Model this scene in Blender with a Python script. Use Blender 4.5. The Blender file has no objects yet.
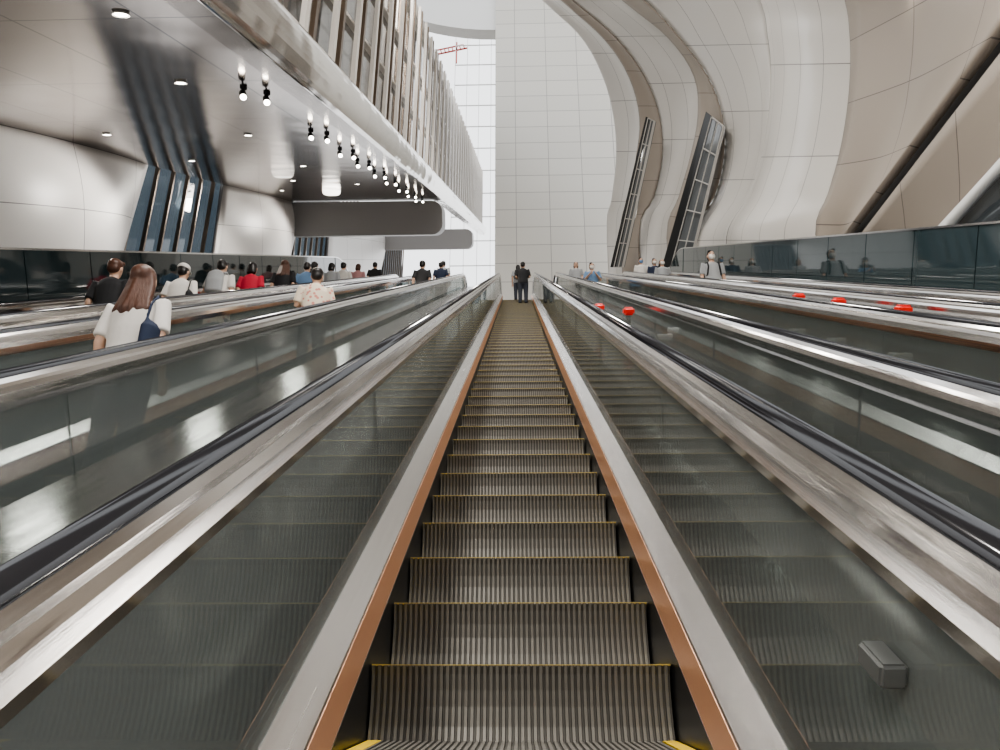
import bpy, bmesh, math, random
from mathutils import Vector, Matrix
random.seed(4)
C30, S30 = math.cos(math.radians(30)), math.sin(math.radians(30))
NP = -1.334           # nosing line below the eye, measured square to the incline
WT = 27.0             # where the incline bends into the upper landing
LZ = 12.6             # landing level
scene = bpy.context.scene
coll = scene.collection

# ------------------------------------------------------------ materials
def new_mat(name):
    m = bpy.data.materials.new(name); m.use_nodes = True
    nt = m.node_tree; return m, nt, nt.nodes["Principled BSDF"]

def plain(name, col, rough=.5, metal=0., spec=.5, noise=0., scale=(8, 8, 8), bump=0.):
    m, nt, b = new_mat(name)
    b.inputs["Base Color"].default_value = (*col, 1)
    b.inputs["Roughness"].default_value = rough
    b.inputs["Metallic"].default_value = metal
    b.inputs["Specular IOR Level"].default_value = spec
    if noise or bump:
        tc = nt.nodes.new("ShaderNodeTexCoord"); mp = nt.nodes.new("ShaderNodeMapping")
        mp.inputs["Scale"].default_value = scale
        n = nt.nodes.new("ShaderNodeTexNoise"); n.inputs["Scale"].default_value = 1; n.inputs["Detail"].default_value = 4
        nt.links.new(tc.outputs["Object"], mp.inputs[0]); nt.links.new(mp.outputs[0], n.inputs["Vector"])
        if noise:
            r = nt.nodes.new("ShaderNodeMapRange")
            r.inputs["To Min"].default_value = max(0.02, rough - noise); r.inputs["To Max"].default_value = rough + noise
            nt.links.new(n.outputs["Fac"], r.inputs["Value"]); nt.links.new(r.outputs[0], b.inputs["Roughness"])
            mx = nt.nodes.new("ShaderNodeMixRGB"); mx.inputs[1].default_value = (*[c * (1 - noise) for c in col], 1)
            mx.inputs[2].default_value = (*[min(1, c * (1 + noise)) for c in col], 1)
            nt.links.new(n.outputs["Fac"], mx.inputs[0]); nt.links.new(mx.outputs[0], b.inputs["Base Color"])
        if bump:
            bp = nt.nodes.new("ShaderNodeBump"); bp.inputs["Strength"].default_value = bump; bp.inputs["Distance"].default_value = .002
            nt.links.new(n.outputs["Fac"], bp.inputs["Height"]); nt.links.new(bp.outputs[0], b.inputs["Normal"])
    return m

def panel(name, col, line, bw, bh, rough=.35, metal=0., mortar=.012, spec=.5, coat=0., wave=0.):
    m, nt, b = new_mat(name)
    uv = nt.nodes.new("ShaderNodeUVMap"); br = nt.nodes.new("ShaderNodeTexBrick")
    br.offset = 0; br.inputs["Scale"].default_value = 1
    br.inputs["Color1"].default_value = (*col, 1); br.inputs["Color2"].default_value = (*[c * .95 for c in col], 1)
    br.inputs["Mortar"].default_value = (*line, 1); br.inputs["Mortar Size"].default_value = mortar
    br.inputs["Mortar Smooth"].default_value = 0
    br.inputs["Brick Width"].default_value = bw; br.inputs["Row Height"].default_value = bh
    nt.links.new(uv.outputs[0], br.inputs["Vector"]); nt.links.new(br.outputs["Color"], b.inputs["Base Color"])
    b.inputs["Roughness"].default_value = rough; b.inputs["Metallic"].default_value = metal
    b.inputs["Specular IOR Level"].default_value = spec
    b.inputs["Coat Weight"].default_value = coat
    if wave:      # slightly uneven sheet metal
        n = nt.nodes.new("ShaderNodeTexNoise"); n.inputs["Scale"].default_value = .7; n.inputs["Detail"].default_value = 1
        bp = nt.nodes.new("ShaderNodeBump"); bp.inputs["Strength"].default_value = wave; bp.inputs["Distance"].default_value = .08
        nt.links.new(uv.outputs[0], n.inputs["Vector"]); nt.links.new(n.outputs["Fac"], bp.inputs["Height"]); nt.links.new(bp.outputs[0], b.inputs["Normal"])
    return m

def glass(name, tint, body, fac, rough=.04):
    m, nt, b = new_mat(name)
    b.inputs["Base Color"].default_value = (*body, 1); b.inputs["Roughness"].default_value = rough
    b.inputs["Specular IOR Level"].default_value = 1.
    t = nt.nodes.new("ShaderNodeBsdfTransparent"); t.inputs[0].default_value = (*tint, 1)
    mx = nt.nodes.new("ShaderNodeMixShader"); mx.inputs[0].default_value = fac
    out = nt.nodes["Material Output"]
    nt.links.new(t.outputs[0], mx.inputs[1]); nt.links.new(b.outputs[0], mx.inputs[2]); nt.links.new(mx.outputs[0], out.inputs[0])
    return m

def emit(name, col, s):
    m, nt, b = new_mat(name)
    b.inputs["Base Color"].default_value = (*col, 1)
    b.inputs["Emission Color"].default_value = (*col, 1); b.inputs["Emission Strength"].default_value = s
    return m

M = {}
M['steel'] = plain('brushed_steel', (.66, .645, .63), .13, 1., noise=.08, scale=(60, .8, 60), bump=.12)
M['inner'] = plain('satin_steel', (.78, .77, .76), .24, .95, noise=.08, scale=(60, .8, 60), bump=.12)
M['deck'] = plain('deck_steel', (.54, .53, .525), .15, 1., noise=.1, scale=(25, .5, 25), bump=.12)
M['copper'] = plain('copper_strip', (.86, .46, .27), .3, .45)
M['skirt'] = plain('black_skirt', (.02, .02, .021), .35)
M['rubber'] = plain('handrail_rubber', (.016, .016, .02), .09, 0, 1.)
M['glass'] = glass('balustrade_glass', (.72, .76, .745), (.195, .215, .207), .60, .03)
M['barrier'] = plain('dark_glass', (.035, .055, .06), .04, 0, .8)
M['ridge'] = plain('step_ridge', (.235, .222, .198), .4, .35)
M['groove'] = plain('step_groove', (.105, .099, .087), .5, .3)  # groove shade put into the colour, darker than the ridge metal
M['yellow'] = plain('yellow_mark', (.80, .55, .04), .5)
M['edge'] = plain('step_edge', (.46, .36, .13), .5, .2)
M['dark'] = plain('dark_base', (.03, .03, .03), .7)
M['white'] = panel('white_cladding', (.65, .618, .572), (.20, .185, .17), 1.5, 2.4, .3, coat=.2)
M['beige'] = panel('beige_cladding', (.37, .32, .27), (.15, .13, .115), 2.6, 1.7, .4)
M['wallw'] = panel('wall_cladding', (.60, .58, .535), (.31, .295, .28), 1.9, 1.15, .4, mortar=.018)
M['pod'] = panel('pod_cladding', (.72, .70, .68), (.22, .21, .21), 3.3, 1.9, .38)
M['soffit'] = panel('mirror_soffit', (.265, .225, .198), (.07, .06, .055), 1.6, 3.2, .14, 1., mortar=.012, wave=.14)
M['fascia'] = panel('fascia_metal', (.74, .71, .675), (.32, .29, .27), 2.4, 9, .10, .9, mortar=.01, wave=.6)
M['winglass'] = plain('facade_glass', (.16, .17, .175), .08, 0, .9)
M['facglass'] = panel('facade_panes', (.17, .17, .17), (.04, .036, .03), .9, 1.2, .06, .4, mortar=.05, spec=.8)
M['blueglass'] = glass('window_glass', (.30, .345, .38), (.09, .105, .115), .42)
M['finw'] = plain('fin_pale', (.68, .64, .59), .3, .3)
M['find'] = plain('fin_bronze', (.16, .12, .09), .3, .7)
M['grey'] = plain('beam_grey', (.27, .26, .255), .45)
M['boxgrey'] = plain('sensor_grey', (.13, .135, .13), .4)
M['truss'] = plain('truss_grey', (.50, .48, .45), .5)
M['black'] = plain('fixture_black', (.012, .012, .012), .4)
M['lamp'] = emit('lamp_glow', (1, .93, .82), 18)
M['red'] = plain('red_plastic', (.85, .03, .02), .35)
M['crane'] = plain('crane_red', (.50, .10, .08), .6)
M['floor'] = plain('floor_stone', (.45, .44, .43), .3, noise=.05, scale=(2, 2, 2))
M['frame'] = plain('window_frame', (.72, .72, .71), .35)
M['roof'] = plain('roof_beam', (.50, .48, .45), .5)
M['backwall'] = panel('concourse_wall', (.34, .31, .28), (.1, .1, .1), 3, 1.5, .4)
M['skin'] = plain('skin', (.62, .40, .29), .55)
M['hairb'] = plain('hair_black', (.015, .012, .011), .4, noise=.05, scale=(60, 60, 8), bump=.6)
M['hairbr'] = plain('hair_brown', (.085, .035, .020), .45, noise=.3, scale=(90, 90, 6), bump=1.)
def cloth(n, c): M[n] = plain('cloth_' + n, c, .85, noise=.04, scale=(30, 30, 30), bump=.5)
cloth('cwhite', (.70, .67, .63)); cloth('cblack', (.02, .02, .022)); cloth('cgrey', (.36, .37, .38)); cloth('cred', (.55, .03, .06))
cloth('cnavy', (.018, .028, .06)); cloth('cblue', (.15, .25, .4)); cloth('ctrouser', (.04, .045, .06)); cloth('cpink', (.55, .3, .3))
m, nt, b = new_mat('cloth_floral'); M['floral'] = m
tc = nt.nodes.new("ShaderNodeTexCoord"); v = nt.nodes.new("ShaderNodeTexVoronoi"); v.inputs["Scale"].default_value = 16
cr = nt.nodes.new("ShaderNodeValToRGB"); e = cr.color_ramp; e.interpolation = 'CONSTANT'
e.elements[0].color = (.6, .25, .2, 1); e.elements[1].position = .35; e.elements[1].color = (.72, .62, .5, 1)
nt.links.new(tc.outputs["Object"], v.inputs["Vector"]); nt.links.new(v.outputs["Distance"], cr.inputs[0])
nt.links.new(cr.outputs[0], b.inputs["Base Color"]); b.inputs["Roughness"].default_value = .8

# ------------------------------------------------------------ helpers
INC = Matrix.Rotation(math.radians(30), 4, 'X')
def link(o): coll.objects.link(o); return o
def tag(o, label, cat, group=None):
    o["label"] = label; o["category"] = cat
    if group: o["group"] = group
    return o
def structure(o, label=None):
    o["kind"] = "structure"
    o["category"] = "building part"
    o["label"] = label or "part of the station hall shell"
    return o
def empty(name, mat=None):
    o = bpy.data.objects.new(name, None); o.empty_display_size = .3
    if mat is not None: o.matrix_world = mat
    return link(o)
def obj(name, me, parent=None, incl=False):
    o = bpy.data.objects.new(name, me); link(o)
    if parent: o.parent = parent
    elif incl: o.matrix_world = INC.copy()
    return o
def mesh(name, vs, fs, mats, idx=None, smooth=False, uvs=None):
    me = bpy.data.meshes.new(name); me.from_pydata([tuple(v) for v in vs], [], fs)
    for mm in (mats if isinstance(mats, (list, tuple)) else [mats]): me.materials.append(mm)
    if idx: me.polygons.foreach_set("material_index", idx)
    if uvs:
        l = me.uv_layers.new(name="UVMap")
        for p in me.polygons:
            for li in p.loop_indices: l.data[li].uv = uvs[me.loops[li].vertex_index]
    if smooth: me.polygons.foreach_set("use_smooth", [True] * len(me.polygons))
    me.update(); return me
def fix(me):
    bm = bmesh.new(); bm.from_mesh(me); bmesh.ops.recalc_face_normals(bm, faces=bm.faces); bm.to_mesh(me); bm.free(); return me
def box(bmv, lo, hi):
    vs, fs = bmv; n = len(vs)
    for z in (lo[2], hi[2]):
        for x, y in ((lo[0], lo[1]), (hi[0], lo[1]), (hi[0], hi[1]), (lo[0], hi[1])): vs.append((x, y, z))
    fs += [tuple(n + i for i in f) for f in ((3, 2, 1, 0), (4, 5, 6, 7), (0, 1, 5, 4), (1, 2, 6, 5), (2, 3, 7, 6), (3, 0, 4, 7))]
def path(w0, w1=None):
    """baseline of an escalator in incline coordinates, bending level at the landing"""
    pts = []
    if w1 is not None and w1 <= WT: return [(w0, NP, 0, 1), (w1, NP, 0, 1)]
    pts.append((w0, NP, 0, 1)); R = 2.0
    for i in range(7):
        a = math.radians(30 * i / 6); pts.append((WT + R * math.sin(a), NP - R * (1 - math.cos(a)), math.sin(a), math.cos(a)))
    l = pts[-1]; pts.append((l[0] + 1.6 * C30, l[1] - 1.6 * S30, S30, C30)); return pts
def sweep(name, prof, pth, mat, smooth=False):
    vs = []; n = len(prof); uv = []
    for (w, p, nw, np_) in pth:
        acc = 0; last = None
        for (x, h) in prof:
            if last: acc += math.dist(last, (x, h))
            last = (x, h); vs.append((x, w + nw * h, p + np_ * h)); uv.append((acc, w))
    fs = []
    for k in range(len(pth) - 1):
        for i in range(n):
            j = (i + 1) % n; fs.append((k * n + i, k * n + j, (k + 1) * n + j, (k + 1) * n + i))
    fs.append(tuple(range(n))[::-1]); fs.append(tuple((len(pth) - 1) * n + i for i in range(n)))
    return fix(mesh(name, vs, fs, mat, smooth=smooth, uvs=uv))
def prism(name, prof, w0, w1, mat, smooth=False):      # prof in (X,P) absolute incline coords
    return sweep(name, prof, [(w0, 0, 0, 1), (w1, 0, 0, 1)], mat, smooth)
def catmull(pts, n):
    out = []
    P = [pts[0]] + list(pts) + [pts[-1]]
    for i in range(1, len(P) - 2):
        p0, p1, p2, p3 = map(Vector, P[i - 1:i + 3])
        for k in range(n):
            t = k / n
            out.append(.5 * ((2 * p1) + (-p0 + p2) * t + (2 * p0 - 5 * p1 + 4 * p2 - p3) * t * t + (-p0 + 3 * p1 - 3 * p2 + p3) * t ** 3))
    out.append(Vector(pts[-1])); return out
def loft(name, curves, mat, nrow=5, ncol=5, thick=.2, parent=None, smooth_rows=True):
    cs = [catmull(c, nrow) if smooth_rows else [Vector(p) for p in c] for c in curves]
    rows = []
    for r in range(len(cs[0])):
        line = [c[r] for c in cs]
        rows.append(catmull(line, ncol) if len(line) > 2 else [line[0].lerp(line[1], k / ncol) for k in range(ncol + 1)])
    nr, nc = len(rows), len(rows[0]); vs = []; uv = []
    vl = 0
    for r in range(nr):
        if r: vl += (rows[r][nc // 2] - rows[r - 1][nc // 2]).length
        ul = 0
        for c in range(nc):
            if c: ul += (rows[r][c] - rows[r][c - 1]).length
            vs.append(rows[r][c]); uv.append((ul, vl))
    fs = [(r * nc + c, r * nc + c + 1, (r + 1) * nc + c + 1, (r + 1) * nc + c) for r in range(nr - 1) for c in range(nc - 1)]
    me = mesh(name, vs, fs, mat, smooth=True, uvs=uv)
    o = obj(name, me, parent, incl=not parent)
    if thick:
        s = o.modifiers.new("shell", 'SOLIDIFY'); s.thickness = thick; s.offset = 1
    return o

# ------------------------------------------------------------ escalators
def step_mesh():
    n = 48; hw = .5
    prof = [(.40, 0, 0, 1), (.0, 0, 0, 1), (.010, -.03, 1, 0), (.018, -.08, 1, 0), (.018, -.13, 1, 0), (.010, -.19, 1, 0), (-.004, -.24, 1, 0)]
    xs = []; pw = 2 * hw / n
    for i in range(n):
        x0 = -hw + i * pw
        xs += [(x0, 0), (x0 + .50 * pw, 0), (x0 + .60 * pw, 1), (x0 + .90 * pw, 1)]
    vs = []; fs = []; idx = []
    for (y, z, dy, dz) in prof:
        for (x, g) in xs: vs.append((x, y + g * .006 * dy, z - g * .006 * dz))
    k = len(xs)
    for r in range(len(prof) - 1):
        for c in range(k - 1):
            fs.append((r * k + c, r * k + c + 1, (r + 1) * k + c + 1, (r + 1) * k + c)); idx.append(0 if c % 4 == 0 else 1)
    b = (vs, fs); nf = len(fs)
    box(b, (-hw, -.002, -.0025), (hw, .004, .001)); idx += [3] * 6
    box(b, (-hw, .01, -.004), (-hw + .045, .40, .002)); box(b, (hw - .045, .01, -.004), (hw, .40, .002))
    idx += [2] * 12
    return fix(mesh('escalator_step', vs, fs, [M['ridge'], M['groove'], M['yellow'], M['edge']], idx))
STEP = step_mesh()
def mir(prof, s): return [(x * s, h) for x, h in prof]
GUIDE = [(.580, .848), (.583, .885), (.596, .905), (.600, .918), (.614, .934), (.686, .934), (.70, .918), (.704, .905), (.717, .885), (.72, .848), (.66, .845), (.63, .80), (.61, .80), (.60, .845)]
RAIL = [(.616, .934)] + [(.65 - .034 * math.cos(math.pi * k / 10), .936 + .024 * math.sin(math.pi * k / 10)) for k in range(11)] + [(.684, .934)]
DECK = [(.525, .155), (.53, .165), (.610, .222), (.628, .222), (.63, .05), (.54, .05)]
STRIP = [(.510, .045), (.524, .157), (.545, .150), (.545, .040)]
SKIRT = [(.504, -.30), (.509, .047), (.535, .047), (.535, -.30)]
def escalator(xc, label, esc_w0=-1.6):
    e = empty('escalator', (INC @ Matrix.Translation((xc, 0, 0))))
    tag(e, label, 'escalator', 'parallel escalators in the hall')
    for s in (1, -1):
        for nm, pr, mt, sm in (('handrail_guide', GUIDE, 'steel', False), ('handrail', RAIL, 'rubber', True),
                               ('inner_deck', DECK, 'inner', False), ('copper_strip', STRIP, 'copper', False), ('skirt_panel', SKIRT, 'skirt', False)):
            obj(nm, sweep(nm, mir(pr, s), path(esc_w0), M[mt], sm), e)
        w = esc_w0
        while w < WT - .1:
            w2 = min(w + 2.38, WT)
            obj('glass_panel', sweep('glass_panel', mir([(.612, .20), (.612, .84), (.626, .84), (.626, .20)], s), path(w + .003, w2 - .003), M['glass']), e)
            w = w2
        obj('glass_panel', sweep('glass_panel', mir([(.612, .20), (.612, .84), (.626, .84), (.626, .20)], s), path(WT), M['glass']), e)
    obj('truss_base', sweep('truss_base', [(-.60, -.9), (-.60, -.30), (.60, -.30), (.60, -.9)], path(esc_w0, WT - .2), M['dark']), e)  # hidden black block under the steps, added to stop light leaks
    # comb plate
    b = ([], []); box(b, (-.5, 0, -.06), (.5, 1.9, 0))
    c = obj('comb_plate', mesh('comb_plate', b[0], b[1], M['steel']), e); c.rotation_euler = (-math.radians(30), 0, 0); c.location = (0, WT + .3, NP - .02)
    n = -8
    while 2.34 + .4619 * n < WT + .2:
        s = bpy.data.objects.new('step', STEP); link(s); s.parent = e
        s.rotation_euler = (-math.radians(30), 0, 0); s.location = (0, 2.34 + .4619 * n, NP); n += 1
    return e
escalator(0, "long empty escalator with ribbed metal steps, glass sides and copper trim")
escalator(-2.58, "long escalator carrying riders, glass balustrades and black handrails")
escalator(-5.03, "long busy escalator beside the dark glass barrier")
escalator(2.07, "long empty escalator with glass balustrades and steel trim")
escalator(4.52, "long escalator beside dark glass barrier carrying a few riders")
for (a, b_) in ((.725, 1.345), (-1.855, -.725), (2.795, 3.795), (-4.305, -3.305), (5.245, 5.80), (-6.39, -5.755)):
    pr = [(a - .06, -.5), (a - .06, .40), (a, .484), (b_, .484), (b_ + .06, .40), (b_ + .06, -.5)]
    o = obj('steel_deck', sweep('steel_deck', pr, path(-1.6), M['deck']), incl=True)
    tag(o, "brushed steel deck filling the gap between escalator balustrades", 'escalator deck', 'steel decks between escalators')
# dark glass barriers
for xb, ht, lb in ((5.9, 1.724, "tall dark green glass barrier with steel cap beside escalators"), (-6.5, 1.57, "dark glass barrier along the outer escalator under the soffit")):
    e = empty('glass_barrier', INC @ Matrix.Translation((xb, 0, 0))); tag(e, lb, 'glass barrier')
    w = -1
    while w < WT - .1:
        w2 = min(w + 1.55, WT)
        obj('glass_panel', sweep('glass_panel', [(-.02, .2), (-.02, ht), (.02, ht), (.02, .2)], path(w + .012, w2 - .012), M['barrier']), e)
        w = w2
    obj('glass_panel', sweep('glass_panel', [(-.02, .2), (-.02, ht), (.02, ht), (.02, .2)], path(WT), M['barrier']), e)
    obj('top_cap', sweep('top_cap', [(-.03, ht), (-.03, ht + .03), (.03, ht + .03), (.03, ht)], path(-1), M['steel']), e)
# red stop units and sensor box
def bev(name, size, at, mat, off):
    bm = bmesh.new(); bmesh.ops.create_cube(bm, size=1); bmesh.ops.scale(bm, vec=size, verts=bm.verts)
    bmesh.ops.translate(bm, vec=at, verts=bm.verts); bmesh.ops.bevel(bm, geom=bm.edges[:], offset=off, segments=3, affect='EDGES')
    me = bpy.data.meshes.new(name); bm.to_mesh(me); bm.free(); me.materials.append(mat); return me
def stop_unit(x, w, post):
    o = empty('emergency_stop_unit', INC @ Matrix.Translation((x, w, NP + .484)))
    tag(o, "small red emergency stop unit on a short steel post", 'stop button', 'red stop units on the decks')
    obj('base_plate', bev('base_plate', (.16, .12, .03), (0, 0, .016), M['frame'], .005), o)
    obj('post', bev('post', (.05, .05, post), (0, 0, .03 + post / 2), M['steel'], .005), o)
    obj('red_housing', bev('red_housing', (.12, .12, .085), (0, 0, .03 + post + .042), M['red'], .02), o)
for x, w, ps in ((1.0, 9.2, .22), (1.24, 8.4, .22), (3.3, 7.8, .33), (3.3, 6.5, .33), (3.3, 8.9, .33)): stop_unit(x, w, ps)  # last unit stands in for a red reflection in the glass
o = obj('sensor_box', bev('sensor_box', (.045, .085, .042), (0, 0, 0), M['boxgrey'], .006)); o.matrix_world = INC @ Matrix.Translation((.588, 1.15, -.655)); tag(o, "small grey sensor box fixed to the escalator glass", 'sensor box')

# ------------------------------------------------------------ left side: soffit, fascia, facade
o = obj('ceiling', sweep('ceiling', [(-10.95, 3.0), (-3.62, 3.0), (-3.62, 3.2), (-10.95, 3.2)], [(1, 0, 0, 1), (37, 0, 0, 1)], M['soffit']), incl=True)
structure(o, "polished bronze-grey metal soffit with panel seams and lamps")
fas = [(-3.60, 3.0)]
for k in range(13):
    a = math.radians(-80 + 160 * k / 12); fas.append((-3.62 + .26 * math.cos(a), 3.47 + .47 * math.sin(a)))
fas += [(-4.0, 3.97), (-4.0, 3.0)]
o = obj('trim_1', prism('trim_1', fas, 1, 84, M['fascia']), incl=True); structure(o, "polished curved metal fascia under the glazed box")
o = obj('window_1', prism('window_1', [(-3.95, 3.95), (-3.95, 9.6), (-4.1, 9.6), (-4.1, 3.95)], 1, 84, M['facglass']), incl=True); structure(o, "long dark glazed side of the upper volume"); fac = o
for h0, h1 in ((5.6, 5.68), (7.4, 7.48), (9.5, 10.0)):
    obj('rail_band', prism('rail_band', [(-3.8, h0), (-3.8, h1), (-3.97, h1), (-3.97, h0)], 1, 84, M['finw']), fac)
b = ([], []); box(b, (-.05, -.09, 0), (.05, .09, 6.9)); finw = mesh('fin', b[0], b[1], M['finw'])
b = ([], []); box(b, (-.045, -.07, 0), (.045, .07, 6.9)); find = mesh('fin_dark', b[0], b[1], M['find'])
w = 4.2; i = 0
while w < 82:
    f = bpy.data.objects.new('fin', finw if i % 2 else find); link(f); f.parent = fac
    f.rotation_euler = (-math.radians(30), 0, 0); f.location = (-3.68, w, 3.9); w += (1.45, .55)[i % 2]; i += 1

def cyl(r1, r2, d, mat, seg=20, cap=True):
    bm = bmesh.new(); bmesh.ops.create_cone(bm, cap_ends=cap, segments=seg, radius1=r1, radius2=r2, depth=d)
    me = bpy.data.meshes.new('c'); bm.to_mesh(me); bm.free(); me.materials.append(mat); return me
dl_lens, dl_ring = cyl(.07, .07, .02, M['lamp']), cyl(.10, .08, .03, M['frame'], cap=False)
def lampdisc(name, loc, lab="round recessed white downlight in the polished soffit"):
    e_ = empty(name, INC @ Matrix.Translation(loc)); tag(e_, lab, 'downlight', 'recessed downlights')
    obj('lens', dl_lens, e_).location = (0, 0, -.012); obj('trim_ring', dl_ring, e_).location = (0, 0, -.014)
for (x, w) in ((-4.7, 9.4), (-5.5, 12.8), (-9.3, 17.5), (-6.2, 17.9), (-9.3, 22), (-6.5, 23.5), (-8, 27.5), (-6, 29), (-9.5, 31), (-8.6, 12.3)):
    lampdisc('downlight', (x, w, 3.0))
mstem = cyl(.014, .014, .12, M['black']); mcan = cyl(.06, .055, .17, M['black']); mlen = cyl(.05, .05, .015, M['lamp']); mplate = cyl(.06, .06, .03, M['black'])
for w in (13.2, 17.4, 20.2, 22.4, 25.0, 27.2, 30.0, 32.5, 35):
    for dx in (0, .25):
        e_ = empty('spotlight', INC @ Matrix.Translation((-4.6 + dx, w + dx * 1.8, 3.0)) @ Matrix.Rotation(math.radians(-30), 4, 'X'))
        tag(e_, "black cylindrical spotlight hanging from the polished soffit", 'spotlight', 'spotlights along the soffit edge')
        a = obj('mount', mplate, e_); a.location = (0, 0, -.02)
        a = obj('stem', mstem, e_); a.location = (0, 0, -.08)
        a = obj('lamp_head', mcan, e_); a.location = (.02, -.02, -.2); a.rotation_euler = (math.radians(-22), math.radians(-20), 0)
        a2 = obj('lens', mlen, a); a2.location = (0, 0, -.088)
# grey cross beams
for xa, xb, p0, p1, w0, w1 in ((-11, -3.55, 1.35, 2.95, 36.6, 38.2), (-11, -3.6, 1.1, 2.7, 62, 64)):
    r = .5; pr = []
    for (cx, cz, a0) in ((xb - r, p0 + r, -90), (xb - r, p1 - r, 0)):
        for k in range(6): a = math.radians(a0 + 90 * k / 5); pr.append((cx + r * math.cos(a), cz + r * math.sin(a)))
    pr += [(xa, p1), (xa, p0)]
    o = obj('trim_2', prism('trim_2', pr, w0, w1, M['grey']), incl=True); structure(o, "grey rounded cross beam under the soffit end")

# windows and white pods beyond the left barrier
b = ([], []); vs, fs = b; box(b, (-11.5, 5, -1.5), (-11.4, 75, 4)); nf = len(fs)
w = 5
while w < 75:
    n0 = len(vs); box(b, (-11.4, 0, -2), (-11.28, .08, 5))
    for i in range(n0, len(vs)):
        x, y, z = vs[i]; vs[i] = (x, w + y * C30 + (z + 2) * S30, -1.6 + (z + 2) * C30 - y * S30)
    w += 1.1
idx = [0] * nf + [1] * (len(fs) - nf)
o = obj('window_2', mesh('window_2', vs, fs, [M['blueglass'], M['find']], idx), incl=True); structure(o, "blue tinted glazing with dark vertical mullions")
def pod(w0t, w1t, w0b, w1b, bot):
    cs = []
    for t, bx in ((0, 0), (.25, .55), (.5, .75), (.75, .6), (1, 0)):
        cs.append([(-10.95 + bx * f, (w0t * (1 - t) + w1t * t) * (1 - g) + (w0b * (1 - t) + w1b * t) * g, 3.0 * (1 - g) + bot * g) for g, f in ((0, .3), (.33, .8), (.66, 1), (1, 1))])
    return loft('wall_left', cs, M['pod'], 4, 4, .12)
for a in ((6, 15.2, 6, 13.8, -.6), (15.3, 22.8, 14.2, 20.2, -.6), (28.6, 39, 26.6, 35.5, -.8), (45, 66, 43, 60, -1.2)):
    structure(pod(*a), "white curved cladding pod flaring up to the soffit")

# ------------------------------------------------------------ right side ribs
def cur(s, W, pts, drop=2.5):
    out = [(x * s, W * s, p * s) for x, p in pts]
    b0 = out[0]; out = [(b0[0], b0[1] - .5 * drop, b0[2] - .866 * drop)] + out
    return out
Gr = cur(.85, 21, [(8.27, .59), (8.59, 1.67), (8.85, 2.73), (8.99, 3.77), (9.03, 4.81), (8.96, 5.81), (8.74, 6.82), (7.8, 9.24), (5.88, 11.6)])
Gl = cur(.85, 29, [(7.95, .82), (8.68, 2.3), (9.14, 3.77), (9.33, 5.2), (9.37, 6.64), (9.19, 8.03), (8.79, 9.41), (6.85, 12.8), (2.87, 16)])
Er = cur(.85, 30, [(8.2, .85), (8.98, 2.38), (9.46, 3.9), (9.65, 5.39), (9.69, 6.87), (9.5, 8.3), (9.1, 9.74), (7.1, 13.2), (2.97, 16.6)])
El = cur(.85, 36, [(8.22, 1.0), (9.23, 2.86), (9.63, 4.68), (9.51, 6.47), (8.79, 8.24), (7.45, 9.96), (5.73, 11.7), (.97, 15.8), (-5.1, 19.9)])
Cr = cur(.77, 42, [(8.27, 1.18), (8.86, 3.33), (9.44, 5.46), (9.8, 7.55), (9.56, 9.62), (8.17, 11.6), (5.63, 13.6), (-.5, 18.5), (-7.6, 23.2)], 6)
Cl = cur(.69, 52, [(8.33, 1.47), (9.28, 4.13), (9.81, 6.76), (9.6, 9.34), (8.6, 11.9), (6.7, 14.4), (3.71, 16.9), (-3.84, 22.9), (-13.8, 28.7)], 9)
Br = cur(.68, 54, [(7.37, 1.52), (7.87, 4.29), (8.37, 7.02), (8.58, 9.7), (7.83, 12.4), (6.14, 14.9), (3.18, 17.5), (-4, 23.8), (-13, 30)], 9)
Bl = cur(.63, 62, [(7.32, 1.75), (7.67, 4.9), (8.0, 8.1), (7.79, 11.1), (6.94, 14.2), (5.24, 17.2), (2.1, 20.1), (-6.1, 27.3), (-16, 34)], 11)
def mid(a, b_, dx, t=.5): return [(p[0] * (1 - t) + q[0] * t + dx, p[1] * (1 - t) + q[1] * t, p[2] * (1 - t) + q[2] * t) for p, q in zip(a, b_)]
def rib(a, b_, dx=-.25):
    return structure(loft('wall_right', [a, mid(a, b_, dx, .3), mid(a, b_, dx, .7), b_], M['white'], 6, 4, .18), "curved white clad arch rib sweeping up to the roof")
rib(Gr, Gl, -.3); rib(Er, El, .3); rib(Cr, Cl, .25); rib(Br, Bl, .2)
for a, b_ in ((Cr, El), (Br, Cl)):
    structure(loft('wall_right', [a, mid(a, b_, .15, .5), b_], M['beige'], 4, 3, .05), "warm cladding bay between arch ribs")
def slot(a0, a1, b0, b1, nb):
    """straight slanted glazing strip: a black reveal along edge a, panes along edge b"""
    a0, a1, b0, b1 = map(Vector, (a0, a1, b0, b1))
    c0, c1 = a0.lerp(b0, .38), a1.lerp(b1, .38)
    me = mesh('window_3', [a0, c0, b0, b1, c1, a1], [(0, 1, 4, 5), (1, 2, 3, 4)], [M['black'], M['winglass']], [0, 1]); o = obj('window_3', me, incl=True)
    structure(o, "slanted recessed glazing strip with black reveal between ribs")
    off = Vector((-.10, -.15, 0))
    def bar(p, q, r):
        d = (q - p); n = Vector((0, 1, 0)).cross(d).normalized() * r
        m_ = obj('mullion', mesh('mullion', [p - n, p + n, q + n, q - n], [(0, 1, 2, 3)], M['truss']), o); s2 = m_.modifiers.new('s', 'SOLIDIFY'); s2.thickness = .06
    c0, c1 = c0 + off, c1 + off
    bar(c0, c1, .018); bar(b0 + off, b1 + off, .05); bar(c0.lerp(b0 + off, .5), c1.lerp(b1 + off, .5), .018)
    for k in range(nb + 1):
        bar(c0.lerp(c1, k / nb), (b0 + off).lerp(b1 + off, k / nb), .018)
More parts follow.
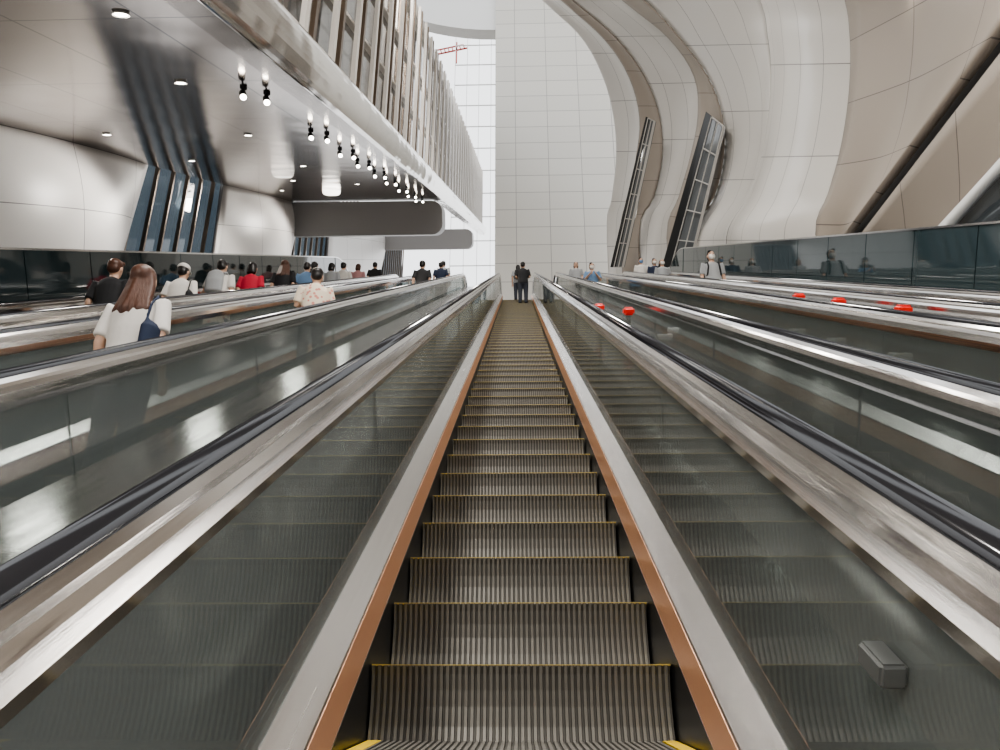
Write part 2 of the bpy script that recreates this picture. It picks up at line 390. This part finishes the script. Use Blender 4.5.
slot((7.62, 31.4, 5.85), (5.95, 31.4, -.4), (8.05, 30.0, 5.0), (6.85, 30.0, -.4), 5)
slot((5.83, 35, 6.35), (4.3, 35, -.3), (6.28, 34.9, 6.1), (4.95, 34.9, -.3), 6)
# large near wall on the right with the slanted black slot
def S(x, w, p): return (x * .85, w * .85, p * .85)
diag = [S(8.5 + .1 * i / 10, 21.0 - 1.62 * i, -.3 + .95 * i) for i in range(10)]
lowd = [(x, w_ - .16, p - .26) for x, w_, p in diag]
base = [S(8.3, 21.0 - 1.62 * i, -2.2) for i in range(10)]
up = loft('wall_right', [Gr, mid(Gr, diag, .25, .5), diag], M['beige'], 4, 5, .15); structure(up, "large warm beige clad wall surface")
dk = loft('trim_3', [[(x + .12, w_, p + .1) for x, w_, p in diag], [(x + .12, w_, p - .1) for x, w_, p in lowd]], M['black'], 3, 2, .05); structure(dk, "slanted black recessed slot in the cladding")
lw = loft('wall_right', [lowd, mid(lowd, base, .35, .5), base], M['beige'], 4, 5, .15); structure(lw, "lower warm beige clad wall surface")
wn = loft('window_4', [[S(8.2, 14.9, .4), S(8.2, 13.4, 1.30), S(8.2, 11, 2.75)], [S(8.2, 14.9, -1.5), S(8.2, 13.4, -1.5), S(8.2, 11, -1.5)]], M['blueglass'], 3, 3, .05); structure(wn, "blue tinted corner window with slanted white frame")
fr = loft('window_frame', [[S(8.12, 15.0, .42), S(8.12, 13.4, 1.37), S(8.12, 11, 2.85)], [S(8.12, 14.7, .3), S(8.12, 13.3, 1.2), S(8.12, 11, 2.6)]], M['frame'], 3, 1, .08, parent=wn)
for x, w_, p in ((7.0, 22, 8.2), (7.35, 15.3, 5.0), (7.3, 11.8, 2.5)): lampdisc('downlight', (x, w_, p), lab="small round white lamp set in the cladding")

# ------------------------------------------------------------ end wall, glazing, landing, floors
def wbox(name, lo, hi, mat, uvs=True):
    b = ([], []); box(b, lo, hi); me = mesh(name, b[0], b[1], mat)
    l = me.uv_layers.new(name="UVMap")
    for p in me.polygons:
        n = p.normal
        for li in p.loop_indices:
            v = me.vertices[me.loops[li].vertex_index].co
            l.data[li].uv = (v.x, v.z) if abs(n.y) > .5 else ((v.y, v.z) if abs(n.x) > .5 else (v.x, v.y))
    return obj(name, me)
structure(wbox('wall_back', (-1.2, 36, LZ - .3), (9, 36.6, 52), M['wallw']), "tall white wall of rectangular cladding panels")
# roof edge above the glazing, arched underside
cs = [[(-9 + 7.8 * t, 36.3, 37.8 + 2.4 * (1 - t) ** 2), (-9 + 7.8 * t, 36.3, 52)] for t in [k / 8 for k in range(9)]]
vs = []; fs = []
for c in cs:
    for p in c: vs.append(p)
for k in range(8): fs.append((2 * k, 2 * k + 2, 2 * k + 3, 2 * k + 1))
o = obj('trim_4', mesh('trim_4', vs, fs, M['frame'])); s_ = o.modifiers.new('s', 'SOLIDIFY'); s_.thickness = .8; structure(o, "white curved roof edge above the glazing")
structure(wbox('floor', (-12, 24.6, LZ - .35), (9, 48, LZ), M['floor']), "grey stone upper landing floor")
structure(wbox('floor', (-14, -12, -4.2), (12, 40, -4.0), M['floor']), "lower concourse floor")
structure(wbox('wall_front', (-14, -12.3, -4.2), (12, -12, 14), M['backwall']), "unseen concourse wall behind the camera, added for dark reflections")  # out of view, put in so the steel reflects something dark
# unseen hall roof, its beams and gaps shaped to streak the steel reflections
y = -12; k = 0
while y < 13:
    wd = (2.6, 1.2, 2.0)[k % 3]; gp = (1.1, 2.2, .7)[k % 3]
    structure(wbox('ceiling', (-14, y, 22 + .45 * y), (12, y + wd, 22.8 + .45 * y), M['roof']), "unseen white roof beam, spaced with gaps for streaky reflections"); y += wd + gp; k += 1
structure(wbox('ceiling', (3.6, -12, 16.2), (5.0, 13, 17), M['roof']), "long white roof girder")
# unseen glow strips, added to put light streaks on glass and steel
for x_, y_, z_ in ((-2.2, -4, 13.5), (-2.2, 3, 15), (2.4, -4, 13.5), (2.4, 3, 15), (.2, 8, 17), (-2.2, 9.5, 17.5), (5.0, 6, 15.5)):
    e_ = empty('glow_strip', Matrix.Translation((x_, y_, z_))); tag(e_, "unseen white glow strip added for streaks on glass and steel", 'lamp', 'glow strips added for reflections')
    obj('strip_body', bev('strip_body', (.28, 3.0, .12), (0, 0, .07), M['frame'], .02), e_)
    obj('glow_face', bev('glow_face', (.22, 2.9, .03), (0, 0, 0), M['lamp'], .008), e_)
b = ([], [])
for i in range(7): box(b, (-8 + i * 1.6, 78, 12), (-8 + i * 1.6 + .06, 78.2, 95))
for i in range(24): box(b, (-8, 78, 14 + i * 3.4), (2, 78.15, 14 + i * 3.4 + .07))
structure(obj('window_5', mesh('window_5', b[0], b[1], M['frame'])), "bright glazed end wall with pale grid of mullions")
# red crane outside
e_ = empty('tower_crane', Matrix.Translation((-10.4, 96, 95.5))); tag(e_, "red lattice tower crane jib seen through the glazing", 'crane')
b = ([], []); box(b, (-2.6, 0, 0), (2.6, .2, .2)); box(b, (-2.6, 0, .9), (2.0, .2, 1.05))
for i in range(8): box(b, (-2.5 + i * .65, 0, 0), (-2.35 + i * .65, .2, 1.0))
obj('jib', mesh('jib', b[0], b[1], M['crane']), e_).rotation_euler = (0, math.radians(-14), 0)
b = ([], []); box(b, (.6, 0, -2.4), (.85, .3, 2.0)); obj('mast', mesh('mast', b[0], b[1], M['crane']), e_)

# ------------------------------------------------------------ people
def tube(bm, pts, rad, seg=12):
    pts = [Vector(p) for p in pts]; rings = []
    for i, p in enumerate(pts):
        d = (pts[min(i + 1, len(pts) - 1)] - pts[max(i - 1, 0)]).normalized()
        a = Vector((1, 0, 0)); 
        if abs(d.x) > .8: a = Vector((0, 1, 0))
        a = (a - d * a.dot(d)).normalized(); c = d.cross(a)
        r = rad[i]; rx, ry = r if isinstance(r, tuple) else (r, r)
        rings.append([bm.verts.new(p + a * rx * math.cos(t) + c * ry * math.sin(t)) for t in [2 * math.pi * k / seg for k in range(seg)]])
    for k in range(len(rings) - 1):
        for i in range(seg): bm.faces.new((rings[k][i], rings[k][(i + 1) % seg], rings[k + 1][(i + 1) % seg], rings[k + 1][i]))
    bm.faces.new(rings[0][::-1]); bm.faces.new(rings[-1])
def ball(bm, c, r):
    bmesh.ops.create_uvsphere(bm, u_segments=14, v_segments=10, radius=1, matrix=Matrix.Translation(c) @ Matrix.Diagonal((*r, 1)))
def finish(bm, name, voxel, smooth_it=4):
    bmesh.ops.recalc_face_normals(bm, faces=bm.faces)
    me = bpy.data.meshes.new(name + '_src'); bm.to_mesh(me); bm.free()
    o = bpy.data.objects.new('tmp', me); link(o)
    r = o.modifiers.new('r', 'REMESH'); r.mode = 'VOXEL'; r.voxel_size = voxel; r.use_smooth_shade = True
    s = o.modifiers.new('s', 'SMOOTH'); s.iterations = smooth_it; s.factor = .5
    dg = bpy.context.evaluated_depsgraph_get(); dg.update()
    out = bpy.data.meshes.new_from_object(o.evaluated_get(dg)); out.name = name
    bpy.data.objects.remove(o); return out
ARMS = {'down': [((.175, 0, 1.385), (.225, -.03, 1.12), (.235, .05, .88)), ((-.175, 0, 1.385), (-.225, -.03, 1.12), (-.235, .05, .88))],
        'rail': [((.175, 0, 1.385), (.31, .03, 1.16), (.44, .22, 1.20)), ((-.175, 0, 1.385), (-.225, -.03, 1.12), (-.22, .06, .88))],
        'phone': [((.175, 0, 1.385), (.24, .02, 1.13), (.10, .24, 1.22)), ((-.175, 0, 1.385), (-.24, .02, 1.13), (-.10, .24, 1.20))]}
LEG = [((s * .09, 0, .92), (s * .1, .01, .50), (s * .1, -.02, .10)) for s in (1, -1)]
def hand(bm, w, d):
    w = Vector(w); d = Vector(d).normalized(); side = d.cross(Vector((0, 1, 0)) if abs(d.y) < .8 else Vector((1, 0, 0))).normalized(); nrm = d.cross(side)
    tube(bm, [w, w + d * .04, w + d * .085], [.024, (.026, .022), (.028, .02)], 10)
    for k, L in enumerate((.066, .076, .072, .055)):
        b0 = w + d * .08 + side * (.03 - .02 * k); tube(bm, [b0, b0 + d * L * .5, b0 + d * L * .85 + nrm * .02], [.0095, .009, .007], 8)
    b0 = w + d * .03 + side * .028; tube(bm, [b0, b0 + d * .03 + side * .022, b0 + d * .06 + side * .026], [.012, .010, .008], 8)
def body(arm):
    bm = bmesh.new()
    tube(bm, [(0, 0, .84), (0, 0, .93), (0, 0, 1.05), (0, .0, 1.2), (0, 0, 1.33), (0, -.01, 1.41), (0, 0, 1.45)],
         [(.13, .10), (.165, .115), (.14, .10), (.155, .11), (.17, .105), (.12, .075), (.06, .055)], 18)
    tube(bm, [(0, 0, 1.42), (0, .005, 1.47), (0, .01, 1.52)], [.058, .052, .052], 14)
    tube(bm, [(0, .045, 1.475), (0, .035, 1.50), (0, .02, 1.54), (0, .008, 1.59), (0, .0, 1.64), (0, -.003, 1.68), (0, -.003, 1.70)],
         [(.03, .03), (.052, .062), (.066, .085), (.074, .095), (.074, .094), (.055, .072), (.025, .035)], 18)
    tube(bm, [(0, .098, 1.605), (0, .115, 1.575), (0, .10, 1.565)], [.008, .014, .010], 8)
    for s in (1, -1): ball(bm, (s * .077, .0, 1.585), (.012, .022, .032))
    for A in ARMS[arm]:
        sh, el, wr = A; tube(bm, [(sh[0] * .6, 0, 1.37), sh, tuple((Vector(sh) + Vector(el)) / 2), el, tuple((Vector(el) * .6 + Vector(wr) * .4)), wr], [.05, .056, .047, .038, .039, .026])
        hand(bm, wr, (Vector(wr) - Vector(el)))
    for h, k, a in LEG:
        tube(bm, [h, tuple((Vector(h) + Vector(k)) / 2), k, tuple(Vector(k) * .65 + Vector(a) * .35), a], [.088, .075, .055, .056, .036])
        tube(bm, [(a[0], -.05, .045), (a[0], .03, .05), (a[0] * 1.05, .11, .035), (a[0] * 1.1, .19, .025)], [.035, .04, .036, .02])
    return finish(bm, 'person_body', .0085, 3)
def shirt(arm, full=False):
    bm = bmesh.new()
    tube(bm, [(0, 0, .84), (0, 0, .93), (0, 0, 1.07), (0, .0, 1.2), (0, 0, 1.33), (0, -.01, 1.405), (0, 0, 1.44)],
         [(.19, .14), (.185, .135), (.17, .125), (.18, .13), (.19, .125), (.14, .095), (.075, .07)], 20)
    for A in ARMS[arm]:
        sh, el, wr = map(Vector, A); tube(bm, [(sh[0] * .55, 0, 1.36), sh, sh.lerp(el, .5), sh.lerp(el, .85)], [.062, .074, .068, .066])
    return finish(bm, 'shirt', .014, 4)
def trousers():
    bm = bmesh.new(); tube(bm, [(0, 0, .80), (0, 0, .90), (0, 0, .98)], [(.17, .125), (.175, .125), (.16, .115)], 18)
    for h, k, a in LEG: tube(bm, [h, tuple((Vector(h) + Vector(k)) / 2), k, a], [.105, .093, .075, .062])
    return finish(bm, 'trousers', .014, 4)
def shoe():
    bm = bmesh.new()
    for s in (1, -1): tube(bm, [(s * .1, -.075, .05), (s * .1, .0, .06), (s * .105, .1, .045), (s * .11, .2, .035)], [.042, .05, .045, .03])
    return finish(bm, 'shoes', .012, 2)
def hair(kind):
    bm = bmesh.new()
    if kind == 'short':
        ball(bm, (0, -.018, 1.632), (.087, .098, .085)); ball(bm, (0, -.045, 1.58), (.078, .065, .075)); ball(bm, (.03, .045, 1.685), (.05, .05, .028))
    elif kind == 'long':
        ball(bm, (0, -.015, 1.632), (.086, .10, .084))
        for k in range(9):      # separate locks spreading over the back
            t = (k - 4) / 4; j = random.uniform(-.02, .02)
            tube(bm, [(t * .06, -.05 + .03 * abs(t), 1.62), (t * .085, -.075 + .05 * abs(t), 1.52), (t * .10, -.105 + .05 * abs(t), 1.41), (t * .11 + j, -.125 + .05 * abs(t), 1.33), (t * .10 + j, -.125 + .05 * abs(t), 1.27 + abs(j))], [.035, .034, .03, .024, .01], 10)
    elif kind == 'bob':
        ball(bm, (0, -.015, 1.635), (.088, .10, .085)); tube(bm, [(0, -.03, 1.63), (0, -.045, 1.54), (0, -.05, 1.47)], [(.085, .08), (.092, .07), (.085, .055)], 16)
    return finish(bm, 'hair', .010, 3)
def cap():
    bm = bmesh.new(); ball(bm, (0, -.01, 1.655), (.096, .108, .075)); tube(bm, [(0, .06, 1.65), (0, .17, 1.635)], [(.075, .012), (.06, .008)], 14)
    return finish(bm, 'cap', .010, 2)
def pack():
    bm = bmesh.new(); tube(bm, [(0, -.2, .98), (0, -.215, 1.02), (0, -.22, 1.2), (0, -.2, 1.36), (0, -.18, 1.41)], [(.10, .05), (.145, .085), (.15, .09), (.13, .07), (.07, .04)], 18)
    for s in (1, -1): tube(bm, [(s * .1, -.14, 1.39), (s * .11, -.05, 1.455), (s * .115, .09, 1.40), (s * .115, .14, 1.28), (s * .14, .10, 1.12), (s * .15, -.12, 1.03)], [.02] * 6, 8)
    return finish(bm, 'backpack', .012, 2)
def handbag():
    bm = bmesh.new(); tube(bm, [(.2, -.08, .98), (.2, -.09, 1.02), (.2, -.10, 1.17), (.2, -.10, 1.21)], [(.045, .07), (.055, .10), (.05, .09), (.025, .06)], 16)
    for yy in (-.16, -.06): tube(bm, [(.2, yy, 1.19), (.19, yy * .8, 1.34), (.15, -.02, 1.455), (.18, .06, 1.36), (.2, .0, 1.19)], [.012] * 5, 8)
    return finish(bm, 'handbag', .011, 2)
def mask():
    bm = bmesh.new(); tube(bm, [(0, .06, 1.487), (0, .07, 1.51), (0, .068, 1.55), (0, .055, 1.585)], [(.045, .04), (.06, .055), (.068, .052), (.07, .046)], 16)
    return finish(bm, 'face_mask', .009, 2)
def eyes():
    bm = bmesh.new()
    for s in (1, -1): ball(bm, (s * .03, .083, 1.603), (.013, .010, .007)); ball(bm, (s * .03, .088, 1.623), (.02, .007, .004))
    ball(bm, (0, .095, 1.533), (.022, .006, .005))
    me = bpy.data.meshes.new('eyes'); bm.to_mesh(me); bm.free(); return me
LIB = {}
def part(kind, col):
    k = (kind, col)
    if k not in LIB:
        if kind not in LIB:
            f = {'down': lambda: body('down'), 'rail': lambda: body('rail'), 'phone': lambda: body('phone'), 's_down': lambda: shirt('down'), 's_rail': lambda: shirt('rail'), 's_phone': lambda: shirt('phone'),
                 'trousers': trousers, 'shoes': shoe, 'cap': cap, 'pack': pack, 'bag': handbag, 'mask': mask, 'eyes': eyes}
            LIB[kind] = f[kind]() if kind in f else hair(kind)
        me = LIB[kind].copy(); me.materials.clear(); me.materials.append(M[col]); LIB[k] = me
    return LIB[k]
def person(x, y, label, arm='down', top='cwhite', hr=('short', 'hairb'), h=1.66, face=1, extra=(), leg='ctrouser', landing=False, turn=0):
    if landing: z = LZ
    else:
        y0 = (2.34 * C30 - NP * S30); k = math.floor((y - .12 - y0) / .4); z = (2.34 * S30 + NP * C30) + k * .231; y = y0 + k * .4 + .2
    s = h / 1.70
    o = bpy.data.objects.new('person', part(arm, 'skin')); link(o); tag(o, label, 'person')
    o.location = (x, y, z); o.scale = (s * 1.0, s, s); o.rotation_euler = (0, 0, (0 if face > 0 else math.pi) + math.radians(turn))
    def add(nm, me): c = bpy.data.objects.new(nm, me); link(c); c.parent = o
    add('shirt', part('s_' + arm, top)); add('trousers', part('trousers', leg)); add('shoes', part('shoes', 'cblack'))
    add('hair', part(*hr)); add('eyes', part('eyes', 'cblack'))
    for nm, kd, cl in extra: add(nm, part(kd, cl))
P_ = person
P_(-2.56, 4.75, "woman with long brown hair in white top carrying navy shoulder bag", 'down', 'cwhite', ('long', 'hairbr'), 1.64, 1, (('handbag', 'bag', 'cnavy'),), turn=-8)
P_(-5.0, 8.4, "man with brown hair in black shirt riding the escalator", 'down', 'cblack', ('short', 'hairbr'), 1.74)
P_(-4.95, 10.0, "person in white cap and white shirt with black bag", 'down', 'cwhite', ('short', 'hairb'), 1.66, 1, (('cap', 'cap', 'cwhite'), ('handbag', 'bag', 'cblack')))
P_(-5.1, 11.3, "person in white shirt with dark backpack riding up", 'down', 'cwhite', ('short', 'hairb'), 1.74, 1, (('backpack', 'pack', 'cgrey'),))
P_(-5.05, 12.6, "person in red shirt riding the escalator", 'down', 'cred', ('bob', 'hairb'), 1.68, 1)
P_(-5.0, 14.2, "woman with long brown hair in dark dress", 'down', 'cblack', ('long', 'hairbr'), 1.74, leg='cblack')
P_(-2.58, 8.6, "older person in beige and red floral patterned shirt", 'phone', 'floral', ('short', 'hairb'), 1.58, turn=10)
P_(-4.9, 15.4, "person in blue shirt riding the escalator", 'down', 'cblue', ('short', 'hairb'), 1.68)
P_(-5.1, 16.6, "person in white shirt with backpack", 'down', 'cwhite', ('short', 'hairb'), 1.70, 1, (('backpack', 'pack', 'cblack'),))
P_(-5.0, 17.8, "person in grey shirt riding the escalator", 'down', 'cgrey', ('bob', 'hairb'), 1.66)
P_(-5.0, 19.2, "person in white shirt riding the escalator", 'phone', 'cwhite', ('short', 'hairb'), 1.68)
P_(-5.05, 21.2, "person in pink top riding the escalator", 'down', 'cpink', ('bob', 'hairbr'), 1.62)
P_(-4.95, 23.0, "person in black shirt near the escalator top", 'down', 'cblack', ('short', 'hairb'), 1.68)
P_(-2.6, 18.4, "man in black shirt riding the escalator", 'down', 'cblack', ('short', 'hairb'), 1.70)
P_(-2.55, 22.2, "person in dark shirt near the escalator top", 'down', 'cnavy', ('short', 'hairb'), 1.66)
P_(-2.65, 23.8, "person in grey shirt stepping off the escalator", 'down', 'cgrey', ('short', 'hairb'), 1.70)
P_(.20, 22.4, "person in black clothes near the top of the escalator", 'phone', 'cblack', ('short', 'hairb'), 1.62)
P_(.04, 24.1, "person in dark trousers and grey shirt riding the escalator", 'down', 'cgrey', ('bob', 'hairb'), 1.50, extra=(('backpack', 'pack', 'cblack'),))
P_(1.35, 26.9, "person in white shirt standing on the upper landing", 'down', 'cwhite', ('short', 'hairb'), 1.85, -1, landing=True)
P_(2.05, 22.9, "person in grey shirt riding down near the top", 'down', 'cgrey', ('bob', 'hairb'), 1.60, -1)
P_(2.1, 18.5, "person in blue shirt riding down wearing a mask", 'phone', 'cblue', ('short', 'hairb'), 1.56, -1, (('face_mask', 'mask', 'cwhite'),))
P_(4.45, 24.0, "person in white shirt riding down wearing a mask", 'down', 'cwhite', ('short', 'hairb'), 1.72, -1, (('face_mask', 'mask', 'cblue'),))
P_(4.6, 22.3, "person in dark shirt riding down wearing a mask", 'down', 'cnavy', ('short', 'hairb'), 1.68, -1, (('face_mask', 'mask', 'cwhite'),))
P_(4.5, 20.6, "woman with long hair in grey top riding down", 'down', 'cgrey', ('long', 'hairb'), 1.66, -1, (('face_mask', 'mask', 'cwhite'),))
P_(4.5, 15.3, "man in grey t-shirt with black backpack straps riding down", 'down', 'cgrey', ('short', 'hairb'), 1.85, -1, (('face_mask', 'mask', 'cwhite'), ('backpack', 'pack', 'cblack')))

# ------------------------------------------------------------ light
W = bpy.data.worlds.new("World"); scene.world = W; W.use_nodes = True
nt = W.node_tree; bg = nt.nodes["Background"]
tc = nt.nodes.new("ShaderNodeTexCoord"); sp = nt.nodes.new("ShaderNodeSeparateXYZ"); cr = nt.nodes.new("ShaderNodeValToRGB")
mr = nt.nodes.new("ShaderNodeMapRange"); mr.inputs["From Min"].default_value = -1; mr.inputs["From Max"].default_value = 1
nt.links.new(tc.outputs["Generated"], sp.inputs[0]); nt.links.new(sp.outputs["Z"], mr.inputs["Value"]); nt.links.new(mr.outputs[0], cr.inputs[0])
el = cr.color_ramp.elements; el[0].position = .30; el[0].color = (.28, .27, .26, 1); el[1].position = .72; el[1].color = (.96, .98, 1, 1)
x = el.new(.5); x.color = (.62, .62, .62, 1)
nt.links.new(cr.outputs[0], bg.inputs[0]); bg.inputs[1].default_value = 1.65
def area(loc, target, size, energy, col=(1, .96, .9)):
    l = bpy.data.lights.new('area_light', 'AREA'); l.size = size; l.energy = energy; l.color = col
    o = bpy.data.objects.new('area_light', l); link(o); o.location = loc
    o.rotation_euler = (Vector(target) - Vector(loc)).to_track_quat('-Z', 'Y').to_euler()
area((-1, 16, 28), (1, 16, 8), 4, 2200)
area((1, 2, 13), (0, 7, 3), 1.5, 1000)
# unseen fill light, added near the escalator foot to brighten the steps
area((-3.2, -7, 5), (.3, 5, 1.0), 1.0, 380)
for w in (13.2, 20.2, 27.2):
    l = bpy.data.lights.new('spot_beam', 'SPOT'); l.energy = 350; l.spot_size = math.radians(70); l.color = (1, .9, .78); l.shadow_soft_size = .08
    o = bpy.data.objects.new('spot_beam', l); link(o); p = INC @ Vector((-4.4, w, 2.4)); o.location = p
    o.rotation_euler = (Vector((.5, 0, -1)).to_track_quat('-Z', 'Y')).to_euler()
for x_, w in ((-8.2, 12), (-8.2, 19), (-8.2, 27), (-8.2, 34)):  # fill spots added under the soffit to brighten the pods
    l = bpy.data.lights.new('pod_fill', 'SPOT'); l.energy = 480; l.color = (1, .95, .88); l.shadow_soft_size = .4; l.spot_size = math.radians(150); l.spot_blend = .5
    o = bpy.data.objects.new('pod_fill', l); link(o); o.location = INC @ Vector((x_, w, 2.8)); o.rotation_euler = (0, math.radians(18), 0)

cam = bpy.data.cameras.new("Camera"); cam.lens = 27.0; cam.sensor_width = 36; cam.clip_start = .02; cam.clip_end = 500
co = bpy.data.objects.new("Camera", cam); link(co); co.location = (0, 0, 0)
co.rotation_euler = (math.radians(90 + 21.43), 0, math.radians(1.46))
scene.camera = co
scene.view_settings.view_transform = 'AgX'
scene.view_settings.look = 'AgX - Medium High Contrast'
scene.view_settings.exposure = .32
